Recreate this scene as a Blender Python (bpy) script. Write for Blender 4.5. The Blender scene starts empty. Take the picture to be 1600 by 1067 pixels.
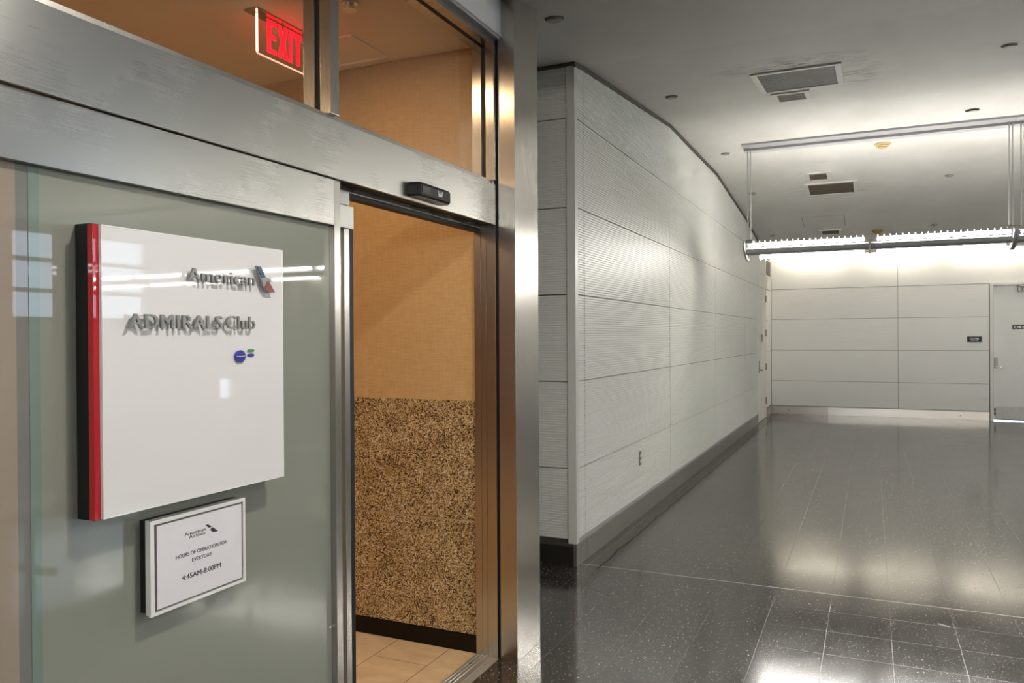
import bpy, bmesh, math, random
from mathutils import Vector, Matrix
random.seed(7)
S = bpy.context.scene
COL = S.collection

# ------------------------------------------------------------------ camera
YAW, PITCH, ROLL, FPX = 0.429799701, 0.00581211573, -0.00581474294, 1223.72852
cy, sy = math.cos(YAW), math.sin(YAW)
f0 = Vector((-sy, cy, 0)); r0 = Vector((cy, sy, 0)); u0 = Vector((0, 0, 1))
fw = f0*math.cos(PITCH) - u0*math.sin(PITCH); up = u0*math.cos(PITCH) + f0*math.sin(PITCH)
rt = r0*math.cos(ROLL) + up*math.sin(ROLL); up = up*math.cos(ROLL) - r0*math.sin(ROLL)
cam = bpy.data.cameras.new('camera'); cam.sensor_width = 36.0; cam.lens = 36.0*FPX/1600.0
cam.clip_start = 0.05; cam.clip_end = 200
co = bpy.data.objects.new('camera', cam); COL.objects.link(co)
m = Matrix((rt, up, -fw)).transposed().to_4x4(); m.translation = Vector((0, 0, 1.58))
co.matrix_world = m
S.camera = co

# ------------------------------------------------------------------ world and exposure
w = bpy.data.worlds.new('daylight'); S.world = w; w.use_nodes = True
w.node_tree.nodes['Background'].inputs[0].default_value = (0.66, 0.80, 1.0, 1)
w.node_tree.nodes['Background'].inputs[1].default_value = 2.7
S.view_settings.view_transform = 'Standard'; S.view_settings.look = 'None'
S.view_settings.exposure = 1.15; S.view_settings.gamma = 1.0
S.view_settings.use_curve_mapping = False
S.cycles.use_denoising = True
S.cycles.max_bounces = 10; S.cycles.diffuse_bounces = 5; S.cycles.glossy_bounces = 5
S.cycles.transmission_bounces = 8; S.cycles.transparent_max_bounces = 12
S.cycles.sample_clamp_indirect = 6.0
S.cycles.caustics_reflective = False; S.cycles.caustics_refractive = False

TUBE = 35.0       # emission of the tubes
COVE = 50.0

# ------------------------------------------------------------------ material helpers
def nd(nt, kind, **kw):
    n = nt.nodes.new(kind)
    for k, v in kw.items():
        if k.startswith('i_'):
            n.inputs[k[2:].replace('_', ' ')].default_value = v
        else:
            setattr(n, k, v)
    return n

def base(name, col=(.5, .5, .5), rough=.5, metal=0., **kw):
    m = bpy.data.materials.new(name); m.use_nodes = True
    b = m.node_tree.nodes['Principled BSDF']
    b.inputs['Base Color'].default_value = (*col, 1); b.inputs['Roughness'].default_value = rough
    b.inputs['Metallic'].default_value = metal
    for k, v in kw.items(): b.inputs[k.replace('_', ' ')].default_value = v
    return m

def parts(m): return m.node_tree, m.node_tree.nodes['Principled BSDF'], m.node_tree.links

def math_n(nt, op, a, b=None, c=None):
    n = nt.nodes.new('ShaderNodeMath'); n.operation = op
    for i, v in enumerate((a, b, c)):
        if v is None: continue
        if isinstance(v, (int, float)): n.inputs[i].default_value = v
        else: nt.links.new(v, n.inputs[i])
    return n.outputs[0]

def mixc(nt, fac, a, b):
    n = nt.nodes.new('ShaderNodeMix'); n.data_type = 'RGBA'
    for s, v in ((n.inputs[0], fac), (n.inputs[6], a), (n.inputs[7], b)):
        if isinstance(v, (int, float)): s.default_value = v
        elif isinstance(v, tuple): s.default_value = (*v, 1)
        else: nt.links.new(v, s)
    return n.outputs[2]

def pos(nt): return nt.nodes.new('ShaderNodeNewGeometry').outputs['Position']
def sep(nt, v):
    n = nt.nodes.new('ShaderNodeSeparateXYZ'); nt.links.new(v, n.inputs[0]); return n.outputs

def scaled(nt, v, sc):
    n = nt.nodes.new('ShaderNodeMapping'); nt.links.new(v, n.inputs[0]); n.inputs['Scale'].default_value = sc
    return n.outputs[0]

def noise(nt, v, scale, detail=3., rough=.55):
    n = nt.nodes.new('ShaderNodeTexNoise'); n.inputs['Scale'].default_value = scale
    n.inputs['Detail'].default_value = detail; n.inputs['Roughness'].default_value = rough
    if v is not None: nt.links.new(v, n.inputs['Vector'])
    return n.outputs['Fac']

def ramp(nt, v, stops):
    n = nt.nodes.new('ShaderNodeValToRGB'); nt.links.new(v, n.inputs[0])
    e = n.color_ramp.elements
    while len(e) < len(stops): e.new(.5)
    for el, (p, c) in zip(e, stops):
        el.position = p; el.color = (*c, 1) if isinstance(c, tuple) else (c, c, c, 1)
    return n.outputs[0]

def brushed(name, col, rough, axis, aniso=.6, lo=.92):
    """brushed stainless steel; axis is the direction of the grain"""
    m = base(name, col, rough, 1.0); nt, b, L = parts(m)
    b.inputs['Anisotropic'].default_value = aniso
    v = {'X': (0, 0, 1), 'Y': (0, 0, 1), 'Z': (.7071, .7071, 0)}[axis]   # highlights spread across the grain
    c = nt.nodes.new('ShaderNodeCombineXYZ')
    for i in range(3): c.inputs[i].default_value = v[i]
    L.new(c.outputs[0], b.inputs['Tangent'])
    sc = {'X': (3, 700, 700), 'Y': (700, 3, 700), 'Z': (700, 700, 3)}[axis]
    g = noise(nt, scaled(nt, pos(nt), sc), 1.0, 2)
    g2 = noise(nt, pos(nt), 2.2, 3)
    col1 = mixc(nt, g, tuple(x*lo for x in col), col)
    L.new(col1, b.inputs['Base Color'])
    r = math_n(nt, 'ADD', math_n(nt, 'MULTIPLY', g2, .12), math_n(nt, 'MULTIPLY_ADD', g, .05, rough-.07))
    L.new(r, b.inputs['Roughness'])
    bp = nt.nodes.new('ShaderNodeBump'); bp.inputs['Strength'].default_value = .006; bp.inputs['Distance'].default_value = .0003
    L.new(g, bp.inputs['Height']); L.new(bp.outputs[0], b.inputs['Normal'])
    return m

def emit(name, col, s):
    m = base(name, (0, 0, 0), .5); nt, b, L = parts(m)
    b.inputs['Emission Color'].default_value = (*col, 1); b.inputs['Emission Strength'].default_value = s
    return m

M = {}
M['steel_h'] = brushed('brushed steel horizontal', (.47, .465, .44), .26, 'Y')
M['steel_v'] = brushed('brushed steel vertical', (.50, .48, .445), .24, 'Z')
M['steel_x'] = brushed('brushed steel crosswise', (.62, .60, .57), .35, 'X', .5)
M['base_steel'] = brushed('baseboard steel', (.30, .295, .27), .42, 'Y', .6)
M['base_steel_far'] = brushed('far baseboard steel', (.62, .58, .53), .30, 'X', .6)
M['alu'] = base('satin aluminium', (.50, .49, .46), .4, .7)
M['alu_dark'] = base('grey painted aluminium', (.42, .42, .43), .42, .15)
M['chrome'] = base('chrome', (.7, .7, .72), .18, 1.)
M['hinge'] = base('dull hinge steel', (.22, .21, .19), .4, .9)
M['black'] = base('black plastic', (.003, .003, .003), .12, Specular_IOR_Level=.35)
M['gasket'] = base('black rubber', (.004, .004, .004), .6)
M['dark'] = base('dark recess', (.02, .018, .015), .8)
M['joint'] = base('grey panel joint', (.20, .19, .17), .6)
M['reveal'] = base('dark brown reveal', (.06, .05, .04), .6)
M['white_ink'] = base('white ink', (.85, .85, .85), .5)
M['ink'] = base('black ink', (.015, .015, .018), .5)

def m_white(name, col, rough, amt=.06, sc=3.):
    m = base(name, col, rough); nt, b, L = parts(m)
    n = noise(nt, pos(nt), sc, 4)
    L.new(mixc(nt, n, tuple(x*(1-amt) for x in col), tuple(min(1, x*(1+amt)) for x in col)), b.inputs['Base Color'])
    return m
M['panel'] = m_white('white metal panel', (.75, .745, .70), .42, .03)
M['panel_far'] = m_white('off white panel', (.80, .785, .745), .45, .04, 1.3)
M['door'] = m_white('painted door', (.74, .73, .69), .45, .06, 4)
M['trimw'] = base('white trim', (.68, .665, .61), .4)
M['soffit'] = m_white('white drywall', (.72, .72, .70), .7, .03)
M['paper_wall'] = None

def m_ceiling():
    m = base('painted ceiling', (.6, .59, .56), .62); nt, b, L = parts(m)
    p = pos(nt)
    n = noise(nt, scaled(nt, p, (1, .55, 1)), 1.6, 5, .6)
    c = mixc(nt, ramp(nt, n, [(.3, 0.), (.7, 1.)]), (.56, .545, .51), (.64, .63, .60))
    # soot smears on the paint beside the big air vents
    def smear(c, cx, cyy, rx, ry, amt):
        s = sep(nt, p)
        dx = math_n(nt, 'DIVIDE', math_n(nt, 'SUBTRACT', s[0], cx), rx)
        dy = math_n(nt, 'DIVIDE', math_n(nt, 'SUBTRACT', s[1], cyy), ry)
        d = math_n(nt, 'SQRT', math_n(nt, 'ADD', math_n(nt, 'POWER', dx, 2.), math_n(nt, 'POWER', dy, 2.)))
        k = math_n(nt, 'MULTIPLY', math_n(nt, 'SUBTRACT', 1., math_n(nt, 'MINIMUM', d, 1.)), 1.6)
        nz = ramp(nt, noise(nt, scaled(nt, p, (3, 9, 3)), 1.5, 4, .7), [(.45, 0.), (.65, 1.)])
        f = math_n(nt, 'MULTIPLY', math_n(nt, 'MULTIPLY', k, nz), amt)
        return mixc(nt, f, c, (.16, .15, .13))
    c = smear(c, -.52, 6.1, .62, .35, .75)
    c = smear(c, -.1, 6.7, .3, .5, .6)
    c = smear(c, -.5, 11.8, .75, .4, .5)
    L.new(c, b.inputs['Base Color'])
    return m
M['ceiling'] = m_ceiling()

def m_floor():
    m = base('dark terrazzo tile', (.04, .04, .038), .14); nt, b, L = parts(m)
    p = pos(nt); s = sep(nt, p)
    X, Y = s[0], s[1]
    def line(v, off, pitch, wd):
        t = math_n(nt, 'MODULO', math_n(nt, 'ADD', math_n(nt, 'SUBTRACT', v, off), pitch*200), pitch)
        t = math_n(nt, 'MINIMUM', t, math_n(nt, 'SUBTRACT', pitch, t))
        return math_n(nt, 'LESS_THAN', t, wd)
    wob = math_n(nt, 'MULTIPLY', math_n(nt, 'SUBTRACT', noise(nt, p, 9., 2), .5), .006)
    Xw = math_n(nt, 'ADD', X, wob); Yw = math_n(nt, 'ADD', Y, wob)
    lx = line(Xw, .0925, .3125, .0021)
    ly = line(Yw, 5.142, .3265, .0017)
    d = math_n(nt, 'ABSOLUTE', math_n(nt, 'SUBTRACT', Yw, 5.142))
    big = math_n(nt, 'LESS_THAN', d, .0065)
    # worn joints show more in some places
    fade = ramp(nt, noise(nt, p, 1.4, 2), [(.35, .45), (.6, 1.)])
    near = math_n(nt, 'LESS_THAN', Y, 5.14)
    worn = math_n(nt, 'MINIMUM', math_n(nt, 'MAXIMUM', math_n(nt, 'MULTIPLY_ADD', X, 1.6, 1.25), .15), 1.)   # joints nearly gone beside the entrance
    lyf = math_n(nt, 'MULTIPLY', math_n(nt, 'MULTIPLY', ly, worn), math_n(nt, 'MULTIPLY_ADD', near, .55, .22))
    j = math_n(nt, 'MULTIPLY', math_n(nt, 'MAXIMUM', math_n(nt, 'MULTIPLY', lx, .42), lyf), 1.)
    j = math_n(nt, 'MAXIMUM', j, big)
    # stone chips: small cells picked by their random colour
    def chips(scale, thr, rad):
        v = nt.nodes.new('ShaderNodeTexVoronoi'); v.inputs['Scale'].default_value = scale; L.new(p, v.inputs['Vector'])
        c = sep(nt, v.outputs['Color'])
        pick = math_n(nt, 'GREATER_THAN', c[0], thr)
        r = math_n(nt, 'MULTIPLY', c[1], rad)
        inside = math_n(nt, 'LESS_THAN', v.outputs['Distance'], r)
        return math_n(nt, 'MULTIPLY', pick, inside), c[2]
    a, ca = chips(115., .50, .38)
    a2, ca2 = chips(72., .84, .32)
    a3, ca3 = chips(260., .45, .5)
    body = mixc(nt, noise(nt, p, 330., 3, .7), (.008, .0068, .006), (.052, .046, .042))
    body = mixc(nt, math_n(nt, 'MULTIPLY', a3, .5), body, (.12, .11, .10))
    c1 = mixc(nt, ca, (.22, .15, .10), (.60, .57, .52))
    body = mixc(nt, math_n(nt, 'MULTIPLY', a, .8), body, c1)
    body = mixc(nt, a2, body, mixc(nt, ca2, (.40, .24, .15), (.75, .72, .66)))
    body = mixc(nt, math_n(nt, 'MULTIPLY', j, .8), body, (.30, .29, .27))
    # old mop line along the panelled wall
    e = math_n(nt, 'ADD', -1.69, math_n(nt, 'MULTIPLY', math_n(nt, 'SUBTRACT', noise(nt, scaled(nt, p, (.01, 1, .01)), 3.5, 4, .7), .5), .09))
    dm = math_n(nt, 'SUBTRACT', X, e)
    on = math_n(nt, 'MULTIPLY', math_n(nt, 'LESS_THAN', dm, 0.), math_n(nt, 'GREATER_THAN', Y, 5.07))
    edge = math_n(nt, 'MULTIPLY', on, math_n(nt, 'GREATER_THAN', dm, -.014))
    body = mixc(nt, math_n(nt, 'MULTIPLY', on, .35), body, (.055, .048, .035))
    body = mixc(nt, math_n(nt, 'MULTIPLY', edge, .85), body, (.005, .005, .005))
    L.new(body, b.inputs['Base Color'])
    sp = math_n(nt, 'MULTIPLY', math_n(nt, 'SUBTRACT', 1., math_n(nt, 'MULTIPLY', edge, .95)), math_n(nt, 'SUBTRACT', .5, math_n(nt, 'MULTIPLY', on, .20)))
    L.new(sp, b.inputs['Specular IOR Level'])
    rr = math_n(nt, 'MULTIPLY_ADD', noise(nt, p, 2.5, 4), .14, .06)
    rr = math_n(nt, 'ADD', rr, math_n(nt, 'MULTIPLY', j, .25))
    rr = math_n(nt, 'ADD', rr, math_n(nt, 'MULTIPLY', on, .06))
    L.new(rr, b.inputs['Roughness'])
    b.inputs['IOR'].default_value = 2.25
    bp = nt.nodes.new('ShaderNodeBump'); bp.inputs['Strength'].default_value = .12; bp.inputs['Distance'].default_value = .004
    L.new(noise(nt, p, 3., 1), bp.inputs['Height']); L.new(bp.outputs[0], b.inputs['Normal'])
    return m
M['floor'] = m_floor()

def m_beige():
    m = base('beige stone tile', (.6, .45, .28), .3); nt, b, L = parts(m)
    p = pos(nt); s = sep(nt, p)
    def line(v, off, pitch, wd):
        t = math_n(nt, 'MODULO', math_n(nt, 'ADD', math_n(nt, 'SUBTRACT', v, off), pitch*200), pitch)
        t = math_n(nt, 'MINIMUM', t, math_n(nt, 'SUBTRACT', pitch, t))
        return math_n(nt, 'LESS_THAN', t, wd)
    lx = line(s[0], -1.947, .308, .0022)
    # every other row is shifted by half a tile
    row = math_n(nt, 'FLOOR', math_n(nt, 'DIVIDE', math_n(nt, 'ADD', s[0], 1.947+30.8), .308))
    odd = math_n(nt, 'MULTIPLY', math_n(nt, 'SUBTRACT', 1., math_n(nt, 'MODULO', row, 2.)), .308)
    ly = line(math_n(nt, 'ADD', s[1], odd), 3.243, .616, .0018)
    j = math_n(nt, 'MAXIMUM', lx, ly)
    n = noise(nt, scaled(nt, p, (1, 2.2, 1)), 5., 6, .62)
    c = mixc(nt, ramp(nt, n, [(.3, 0.), (.72, 1.)]), (.62, .44, .25), (.82, .66, .44))
    L.new(mixc(nt, math_n(nt, 'MULTIPLY', j, .9), c, (.06, .03, .02)), b.inputs['Base Color'])
    return m
M['beige'] = m_beige()

def m_granite():
    m = base('speckled granite', (.4, .3, .15), .16); nt, b, L = parts(m)
    p = pos(nt)
    wp = nt.nodes.new('ShaderNodeMix'); wp.data_type = 'VECTOR'
    n0 = nt.nodes.new('ShaderNodeTexNoise'); n0.inputs['Scale'].default_value = 60.; L.new(p, n0.inputs['Vector'])
    wp.inputs[0].default_value = .012; L.new(p, wp.inputs[4]); L.new(n0.outputs['Color'], wp.inputs[5])
    v = nt.nodes.new('ShaderNodeTexVoronoi'); v.inputs['Scale'].default_value = 215.
    L.new(wp.outputs[1], v.inputs['Vector'])
    c = sep(nt, v.outputs['Color'])
    big = noise(nt, p, 9., 4, .6)
    t = math_n(nt, 'ADD', c[0], math_n(nt, 'MULTIPLY', math_n(nt, 'SUBTRACT', big, .5), .5))
    col = ramp(nt, t, [(.0, (.012, .006, .006)), (.22, (.06, .03, .02)), (.34, (.22, .13, .05)), (.58, (.40, .27, .12)), (.8, (.52, .39, .20)), (.95, (.68, .58, .42))])
    v2 = nt.nodes.new('ShaderNodeTexVoronoi'); v2.inputs['Scale'].default_value = 95.; L.new(wp.outputs[1], v2.inputs['Vector'])
    c2 = sep(nt, v2.outputs['Color'])
    pk = math_n(nt, 'MULTIPLY', math_n(nt, 'GREATER_THAN', c2[0], .80), math_n(nt, 'LESS_THAN', v2.outputs['Distance'], .38))
    col = mixc(nt, math_n(nt, 'MULTIPLY', pk, .75), col, mixc(nt, c2[1], (.03, .015, .012), (.30, .20, .09)))
    # one olive coloured round inclusion
    s = sep(nt, p)
    d = math_n(nt, 'SQRT', math_n(nt, 'ADD', math_n(nt, 'POWER', math_n(nt, 'SUBTRACT', s[0], -2.314), 2.), math_n(nt, 'POWER', math_n(nt, 'SUBTRACT', s[2], .875), 2.)))
    col = mixc(nt, math_n(nt, 'MULTIPLY', math_n(nt, 'LESS_THAN', d, .026), .7), col, (.27, .18, .06))
    L.new(col, b.inputs['Base Color'])
    return m
M['granite'] = m_granite()

def m_wallpaper():
    m = base('woven tan wallcovering', (.6, .44, .26), .7); nt, b, L = parts(m)
    p = pos(nt)
    h = noise(nt, scaled(nt, p, (12, 12, 260)), 1., 3, .7)
    v = noise(nt, scaled(nt, p, (230, 230, 14)), 1., 3, .7)
    t = math_n(nt, 'ADD', math_n(nt, 'MULTIPLY', h, .6), math_n(nt, 'MULTIPLY', v, .4))
    L.new(mixc(nt, ramp(nt, t, [(.32, 0.), (.68, 1.)]), (.42, .265, .11), (.58, .395, .20)), b.inputs['Base Color'])
    bp = nt.nodes.new('ShaderNodeBump'); bp.inputs['Strength'].default_value = .35; bp.inputs['Distance'].default_value = .001
    L.new(t, bp.inputs['Height']); L.new(bp.outputs[0], b.inputs['Normal'])
    return m
M['wallpaper'] = m_wallpaper()
M['club_ceiling'] = m_white('warm white ceiling', (.90, .84, .77), .7, .03)
M['wenge'] = base('dark wood base', (.004, .002, .0015), .3, Specular_IOR_Level=.25)
M['grout'] = base('granite joint', (.42, .30, .18), .6)

def m_frost(name, col, rough=.02):
    m = base(name, col, .7); nt, b, L = parts(m)
    b.inputs['Coat Weight'].default_value = 1.; b.inputs['Coat Roughness'].default_value = rough
    b.inputs['Coat IOR'].default_value = 1.6
    b.inputs['Specular IOR Level'].default_value = 0.2
    return m
M['frost'] = m_frost('frosted glass', (.27, .28, .235))
M['frost_warm'] = m_frost('frosted glass on the next leaf', (.34, .28, .22))
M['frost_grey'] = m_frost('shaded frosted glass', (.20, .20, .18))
M['frost_edge'] = m_frost('teal glass edge', (.20, .255, .22))
M['acr_white'] = m_frost('white acrylic', (.80, .78, .775))
M['acr_edge'] = base('clear acrylic edge', (.85, .85, .82), .2, Coat_Weight=1.)
M['acr_red'] = m_frost('red acrylic', (.50, .004, .012))
M['acr_redside'] = m_frost('red acrylic side', (.62, .05, .06))
M['paper'] = m_white('printed paper', (.80, .77, .80), .55, .05, 12.)
def m_glass(name, tint=(1, 1, 1)):
    m = bpy.data.materials.new(name); m.use_nodes = True; nt = m.node_tree; nt.nodes.clear()
    o = nt.nodes.new('ShaderNodeOutputMaterial'); t = nt.nodes.new('ShaderNodeBsdfTransparent'); g = nt.nodes.new('ShaderNodeBsdfGlossy')
    t.inputs[0].default_value = (*tint, 1); g.inputs['Roughness'].default_value = .0
    mx = nt.nodes.new('ShaderNodeMixShader'); fr = nt.nodes.new('ShaderNodeFresnel'); fr.inputs[0].default_value = 1.6
    ge = nt.nodes.new('ShaderNodeNewGeometry'); fac = math_n(nt, 'MULTIPLY', fr.outputs[0], math_n(nt, 'SUBTRACT', 1., ge.outputs['Backfacing']))
    nt.links.new(fac, mx.inputs[0]); nt.links.new(t.outputs[0], mx.inputs[1]); nt.links.new(g.outputs[0], mx.inputs[2])
    nt.links.new(mx.outputs[0], o.inputs[0]); return m
M['glass'] = m_glass('clear glass', (.93, .93, .92))
M['acr_clear'] = m_glass('clear acrylic', (.95, .9, .88))
M['letter_steel'] = base('satin letter metal', (.24, .24, .23), .38, .45)
M['blue'] = base('logo blue', (.005, .035, .11), .3, .3)
M['red'] = base('logo red', (.13, .008, .008), .3, .3)
M['globe'] = base('globe blue', (.02, .02, .30), .2, Coat_Weight=1.)
M['green'] = base('oval green', (.04, .22, .06), .3)
M['oval_blue'] = base('oval blue', (.01, .02, .25), .3)
M['tube'] = emit('glowing tube', (1, .965, .895), TUBE)
M['tube_fin'] = emit('lit tube clip', (1, .97, .90), 3.)  # glow stands for light the clips catch from the tubes
M['cove'] = emit('warm cove tube', (1, .92, .78), COVE)
M['downlight'] = emit('warm downlight lens', (1, .69, .40), 118.)
M['hall_lens'] = emit('white downlight lens', (1, .95, .86), 185.)  # lens of the added hall downlights
M['exit_red'] = emit('lit red letters', (1, .003, .012), 1.5)
M['exit_edge'] = emit('lit acrylic edge', (1, .38, .26), 1.0)
M['exit_edge_hot'] = emit('brightly lit acrylic edge', (1, .75, .55), 1.3)
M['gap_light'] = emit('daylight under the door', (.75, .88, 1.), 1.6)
M['vent_dark'] = m_white('sooty grille', (.20, .19, .175), .6, .45, 14.)
M['vent_brown'] = m_white('dusty brown grille', (.16, .13, .10), .6, .45, 14.)
M['vent_frame'] = base('vent frame', (.58, .56, .52), .5)
M['cream'] = base('aged cream plastic', (.50, .38, .20), .5)
M['rust'] = m_white('rusty cream plastic', (.32, .20, .08), .6, .6, 60.)
M['plate'] = base('sprinkler cover plate', (.30, .29, .26), .45)

# ------------------------------------------------------------------ mesh helpers
class MB:
    def __init__(s): s.v = []; s.f = []; s.mi = []; s.sm = []
    def add(s, vs, fs, mi=0, smooth=False):
        o = len(s.v); s.v += [tuple(v) for v in vs]
        for f in fs: s.f.append(tuple(o+i for i in f)); s.mi.append(mi); s.sm.append(smooth)
        return s
    def box(s, x0, x1, y0, y1, z0, z1, mi=0, bev=0.):
        if bev > 0:
            bm = bmesh.new(); bmesh.ops.create_cube(bm, size=1.)
            for v in bm.verts: v.co = Vector(((x0+x1)/2+v.co.x*(x1-x0), (y0+y1)/2+v.co.y*(y1-y0), (z0+z1)/2+v.co.z*(z1-z0)))
            bmesh.ops.bevel(bm, geom=bm.edges[:], offset=bev, segments=2, affect='EDGES', profile=.7)
            bm.verts.index_update()
            s.add([v.co.copy() for v in bm.verts], [[v.index for v in f.verts] for f in bm.faces], mi); bm.free(); return s
        v = [(x, y, z) for x in (x0, x1) for y in (y0, y1) for z in (z0, z1)]
        return s.add(v, [(0, 1, 3, 2), (4, 6, 7, 5), (0, 4, 5, 1), (2, 3, 7, 6), (0, 2, 6, 4), (1, 5, 7, 3)], mi)
    def cyl(s, p0, p1, r0, r1=None, n=16, mi=0, caps=True):
        r1 = r0 if r1 is None else r1
        p0, p1 = Vector(p0), Vector(p1); d = (p1-p0).normalized()
        a = d.orthogonal().normalized(); b = d.cross(a)
        vs = []
        for p, r in ((p0, r0), (p1, r1)):
            vs += [p+(a*math.cos(2*math.pi*i/n)+b*math.sin(2*math.pi*i/n))*r for i in range(n)]
        s.add(vs, [(i, (i+1) % n, n+(i+1) % n, n+i) for i in range(n)], mi, True)
        if caps: s.add(vs, [tuple(range(n))[::-1], tuple(range(n, 2*n))], mi)
        return s
    def lathe(s, c, prof, n=24, mi=0):
        """profile of (r, z) turned about the vertical through c"""
        vs = [(c[0]+r*math.cos(2*math.pi*i/n), c[1]+r*math.sin(2*math.pi*i/n), c[2]+z) for r, z in prof for i in range(n)]
        fs = [(k*n+i, k*n+(i+1) % n, (k+1)*n+(i+1) % n, (k+1)*n+i) for k in range(len(prof)-1) for i in range(n)]
        s.add(vs, fs, mi, False); s.add(vs[:n], [tuple(range(n))], mi); s.add(vs[-n:], [tuple(range(n))], mi); return s
    def prism(s, pts, t0, t1, plane, mi=0):
        """polygon pts extruded: plane 'yz' along x, 'xz' along y, 'xy' along z"""
        def P(a, b, t): return {'yz': (t, a, b), 'xz': (a, t, b), 'xy': (a, b, t)}[plane]
        n = len(pts); vs = [P(a, b, t0) for a, b in pts] + [P(a, b, t1) for a, b in pts]
        return s.add(vs, [tuple(range(n)), tuple(range(2*n-1, n-1, -1))]+[(i, (i+1) % n, n+(i+1) % n, n+i) for i in range(n)], mi)
    def build(s, name, mats, parent=None, loc=None):
        me = bpy.data.meshes.new(name); me.from_pydata(s.v, [], s.f)
        if not isinstance(mats, (list, tuple)): mats = [mats]
        for m in mats: me.materials.append(m if not isinstance(m, str) else M[m])
        for p, i, sm in zip(me.polygons, s.mi, s.sm): p.material_index = i; p.use_smooth = sm
        bm = bmesh.new(); bm.from_mesh(me); bmesh.ops.recalc_face_normals(bm, faces=bm.faces); bm.to_mesh(me); bm.free()
        o = bpy.data.objects.new(name, me); COL.objects.link(o)
        if parent is not None:
            o.parent = parent
            q = parent; off = Vector(); 
            while q is not None: off += Vector(q.location); q = q.parent
            # geometry is written in world coordinates; bring it into the parent's frame
            if parent.get('_abs', True): me.transform(Matrix.Translation(-off))
        elif loc is not None:
            me.transform(Matrix.Translation(-Vector(loc))); o.location = loc
        return o

def thing(name, label, cat, loc, group=None):
    o = bpy.data.objects.new(name, None); COL.objects.link(o); o.empty_display_size = .1
    o.location = loc; o['label'] = label; o['category'] = cat
    if group: o['group'] = group
    return o
def tag(o, label, cat, group=None):
    o['label'] = label; o['category'] = cat
    if group: o['group'] = group
    return o
def struct(o): o['kind'] = 'structure'; return o
def copy_tree(o, parent=None):
    c = o.copy(); COL.objects.link(c); c.parent = parent
    for ch in list(o.children): copy_tree(ch, c)
    return c

def text(name, body, plane, at, height, width, mat, parent, extrude=.0005, bold=.0, space=1.):
    """lettering whose capitals are `height` tall and whose whole line is `width` wide; at = lower left corner"""
    cu = bpy.data.curves.new(name, 'FONT'); cu.body = body; cu.size = 1.; cu.offset = 0.; cu.extrude = 0.
    cu.resolution_u = 4; cu.space_character = space
    tmp = bpy.data.objects.new('tmp', cu); COL.objects.link(tmp)
    bpy.context.view_layer.update()
    dg = bpy.context.evaluated_depsgraph_get(); me = bpy.data.meshes.new_from_object(tmp.evaluated_get(dg))
    bpy.data.objects.remove(tmp)
    xs = [v.co.x for v in me.vertices]; x0, x1 = min(xs), max(xs)
    cu2 = cu; cap = .729
    sx = width/(x1-x0+2*bold); sz = height/cap
    bm = bmesh.new(); bm.from_mesh(me)
    if extrude > 0:
        r = bmesh.ops.extrude_face_region(bm, geom=bm.faces[:])
        for v in [g for g in r['geom'] if isinstance(g, bmesh.types.BMVert)]: v.co.z += 1.
    for v in bm.verts:
        a = (v.co.x-x0)*sx; h = v.co.y*sz; t = v.co.z*extrude
        v.co = {'yz': (at[0]+t, at[1]+a, at[2]+h), 'xz': (at[0]+a, at[1]-t, at[2]+h)}[plane]
    bmesh.ops.recalc_face_normals(bm, faces=bm.faces)
    if bold > 0:
        # heavier strokes: the same outline again, moved sideways by the added stroke width
        step = Vector((0, 1, 0)) if plane == 'yz' else Vector((1, 0, 0)); out = Vector((1, 0, 0)) if plane == 'yz' else Vector((0, -1, 0))
        src = bm.faces[:] + bm.edges[:] + bm.verts[:]
        for kk in (1, 2):
            d = bmesh.ops.duplicate(bm, geom=src)
            for v in [q for q in d['geom'] if isinstance(q, bmesh.types.BMVert)]: v.co += step*bold*sx*kk + out*.00012*(1 if kk == 2 else -1)*(2 if extrude > .002 else 1)
    for fc_ in bm.faces: fc_.smooth = False
    bm.to_mesh(me); bm.free(); me.materials.clear(); me.materials.append(M[mat])
    o = bpy.data.objects.new(name, me); COL.objects.link(o); o.parent = parent
    off = Vector(); q = parent
    while q is not None: off += Vector(q.location); q = q.parent
    me.transform(Matrix.Translation(-off))
    return o

# ------------------------------------------------------------------ ceiling profile (vaults that run across the hall)
KN = [(-9.2, 3.40), (-8.86, 3.49), (-6.26, 3.722), (-3.63, 3.717), (-1.02, 3.487), (1.6, 3.105), (2.64, 3.105), (5.26, 3.487), (7.87, 3.717), (10.5, 3.722), (13.1, 3.49), (15.7, 3.145), (16.44, 3.145)]
def cz(y):
    for (a, za), (b, zb) in zip(KN, KN[1:]):
        if y <= b: return za+(zb-za)*(y-a)/(b-a), (zb-za)/(b-a)
    return KN[-1][1], 0.
XW, YR, YF, XE = -1.843, 5.066, 16.64, 10.5

mb = MB()
for (a, za), (b, zb) in zip(KN, KN[1:]):
    mb.add([(-4.2, a, za), (XE, a, za), (XE, b, zb), (-4.2, b, zb), (-4.2, a, za+.12), (XE, a, za+.12), (XE, b, zb+.12), (-4.2, b, zb+.12)],
           [(0, 1, 2, 3), (7, 6, 5, 4), (0, 4, 5, 1), (3, 2, 6, 7), (0, 3, 7, 4), (1, 5, 6, 2)])
mb.box(-4.2, XE, 16.44, 16.46, 3.145, 3.42)
mb.box(-4.2, XE, 16.46, 16.75, 3.42, 3.45)
struct(mb.build('ceiling', 'ceiling'))

mb = MB(); mb.box(-1.785, XE, -9.2, YF+.1, -.1, 0.); mb.box(-4.2, -1.785, 3.6, YF+.1, -.1, 0.)
struct(mb.build('floor', 'floor'))

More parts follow.
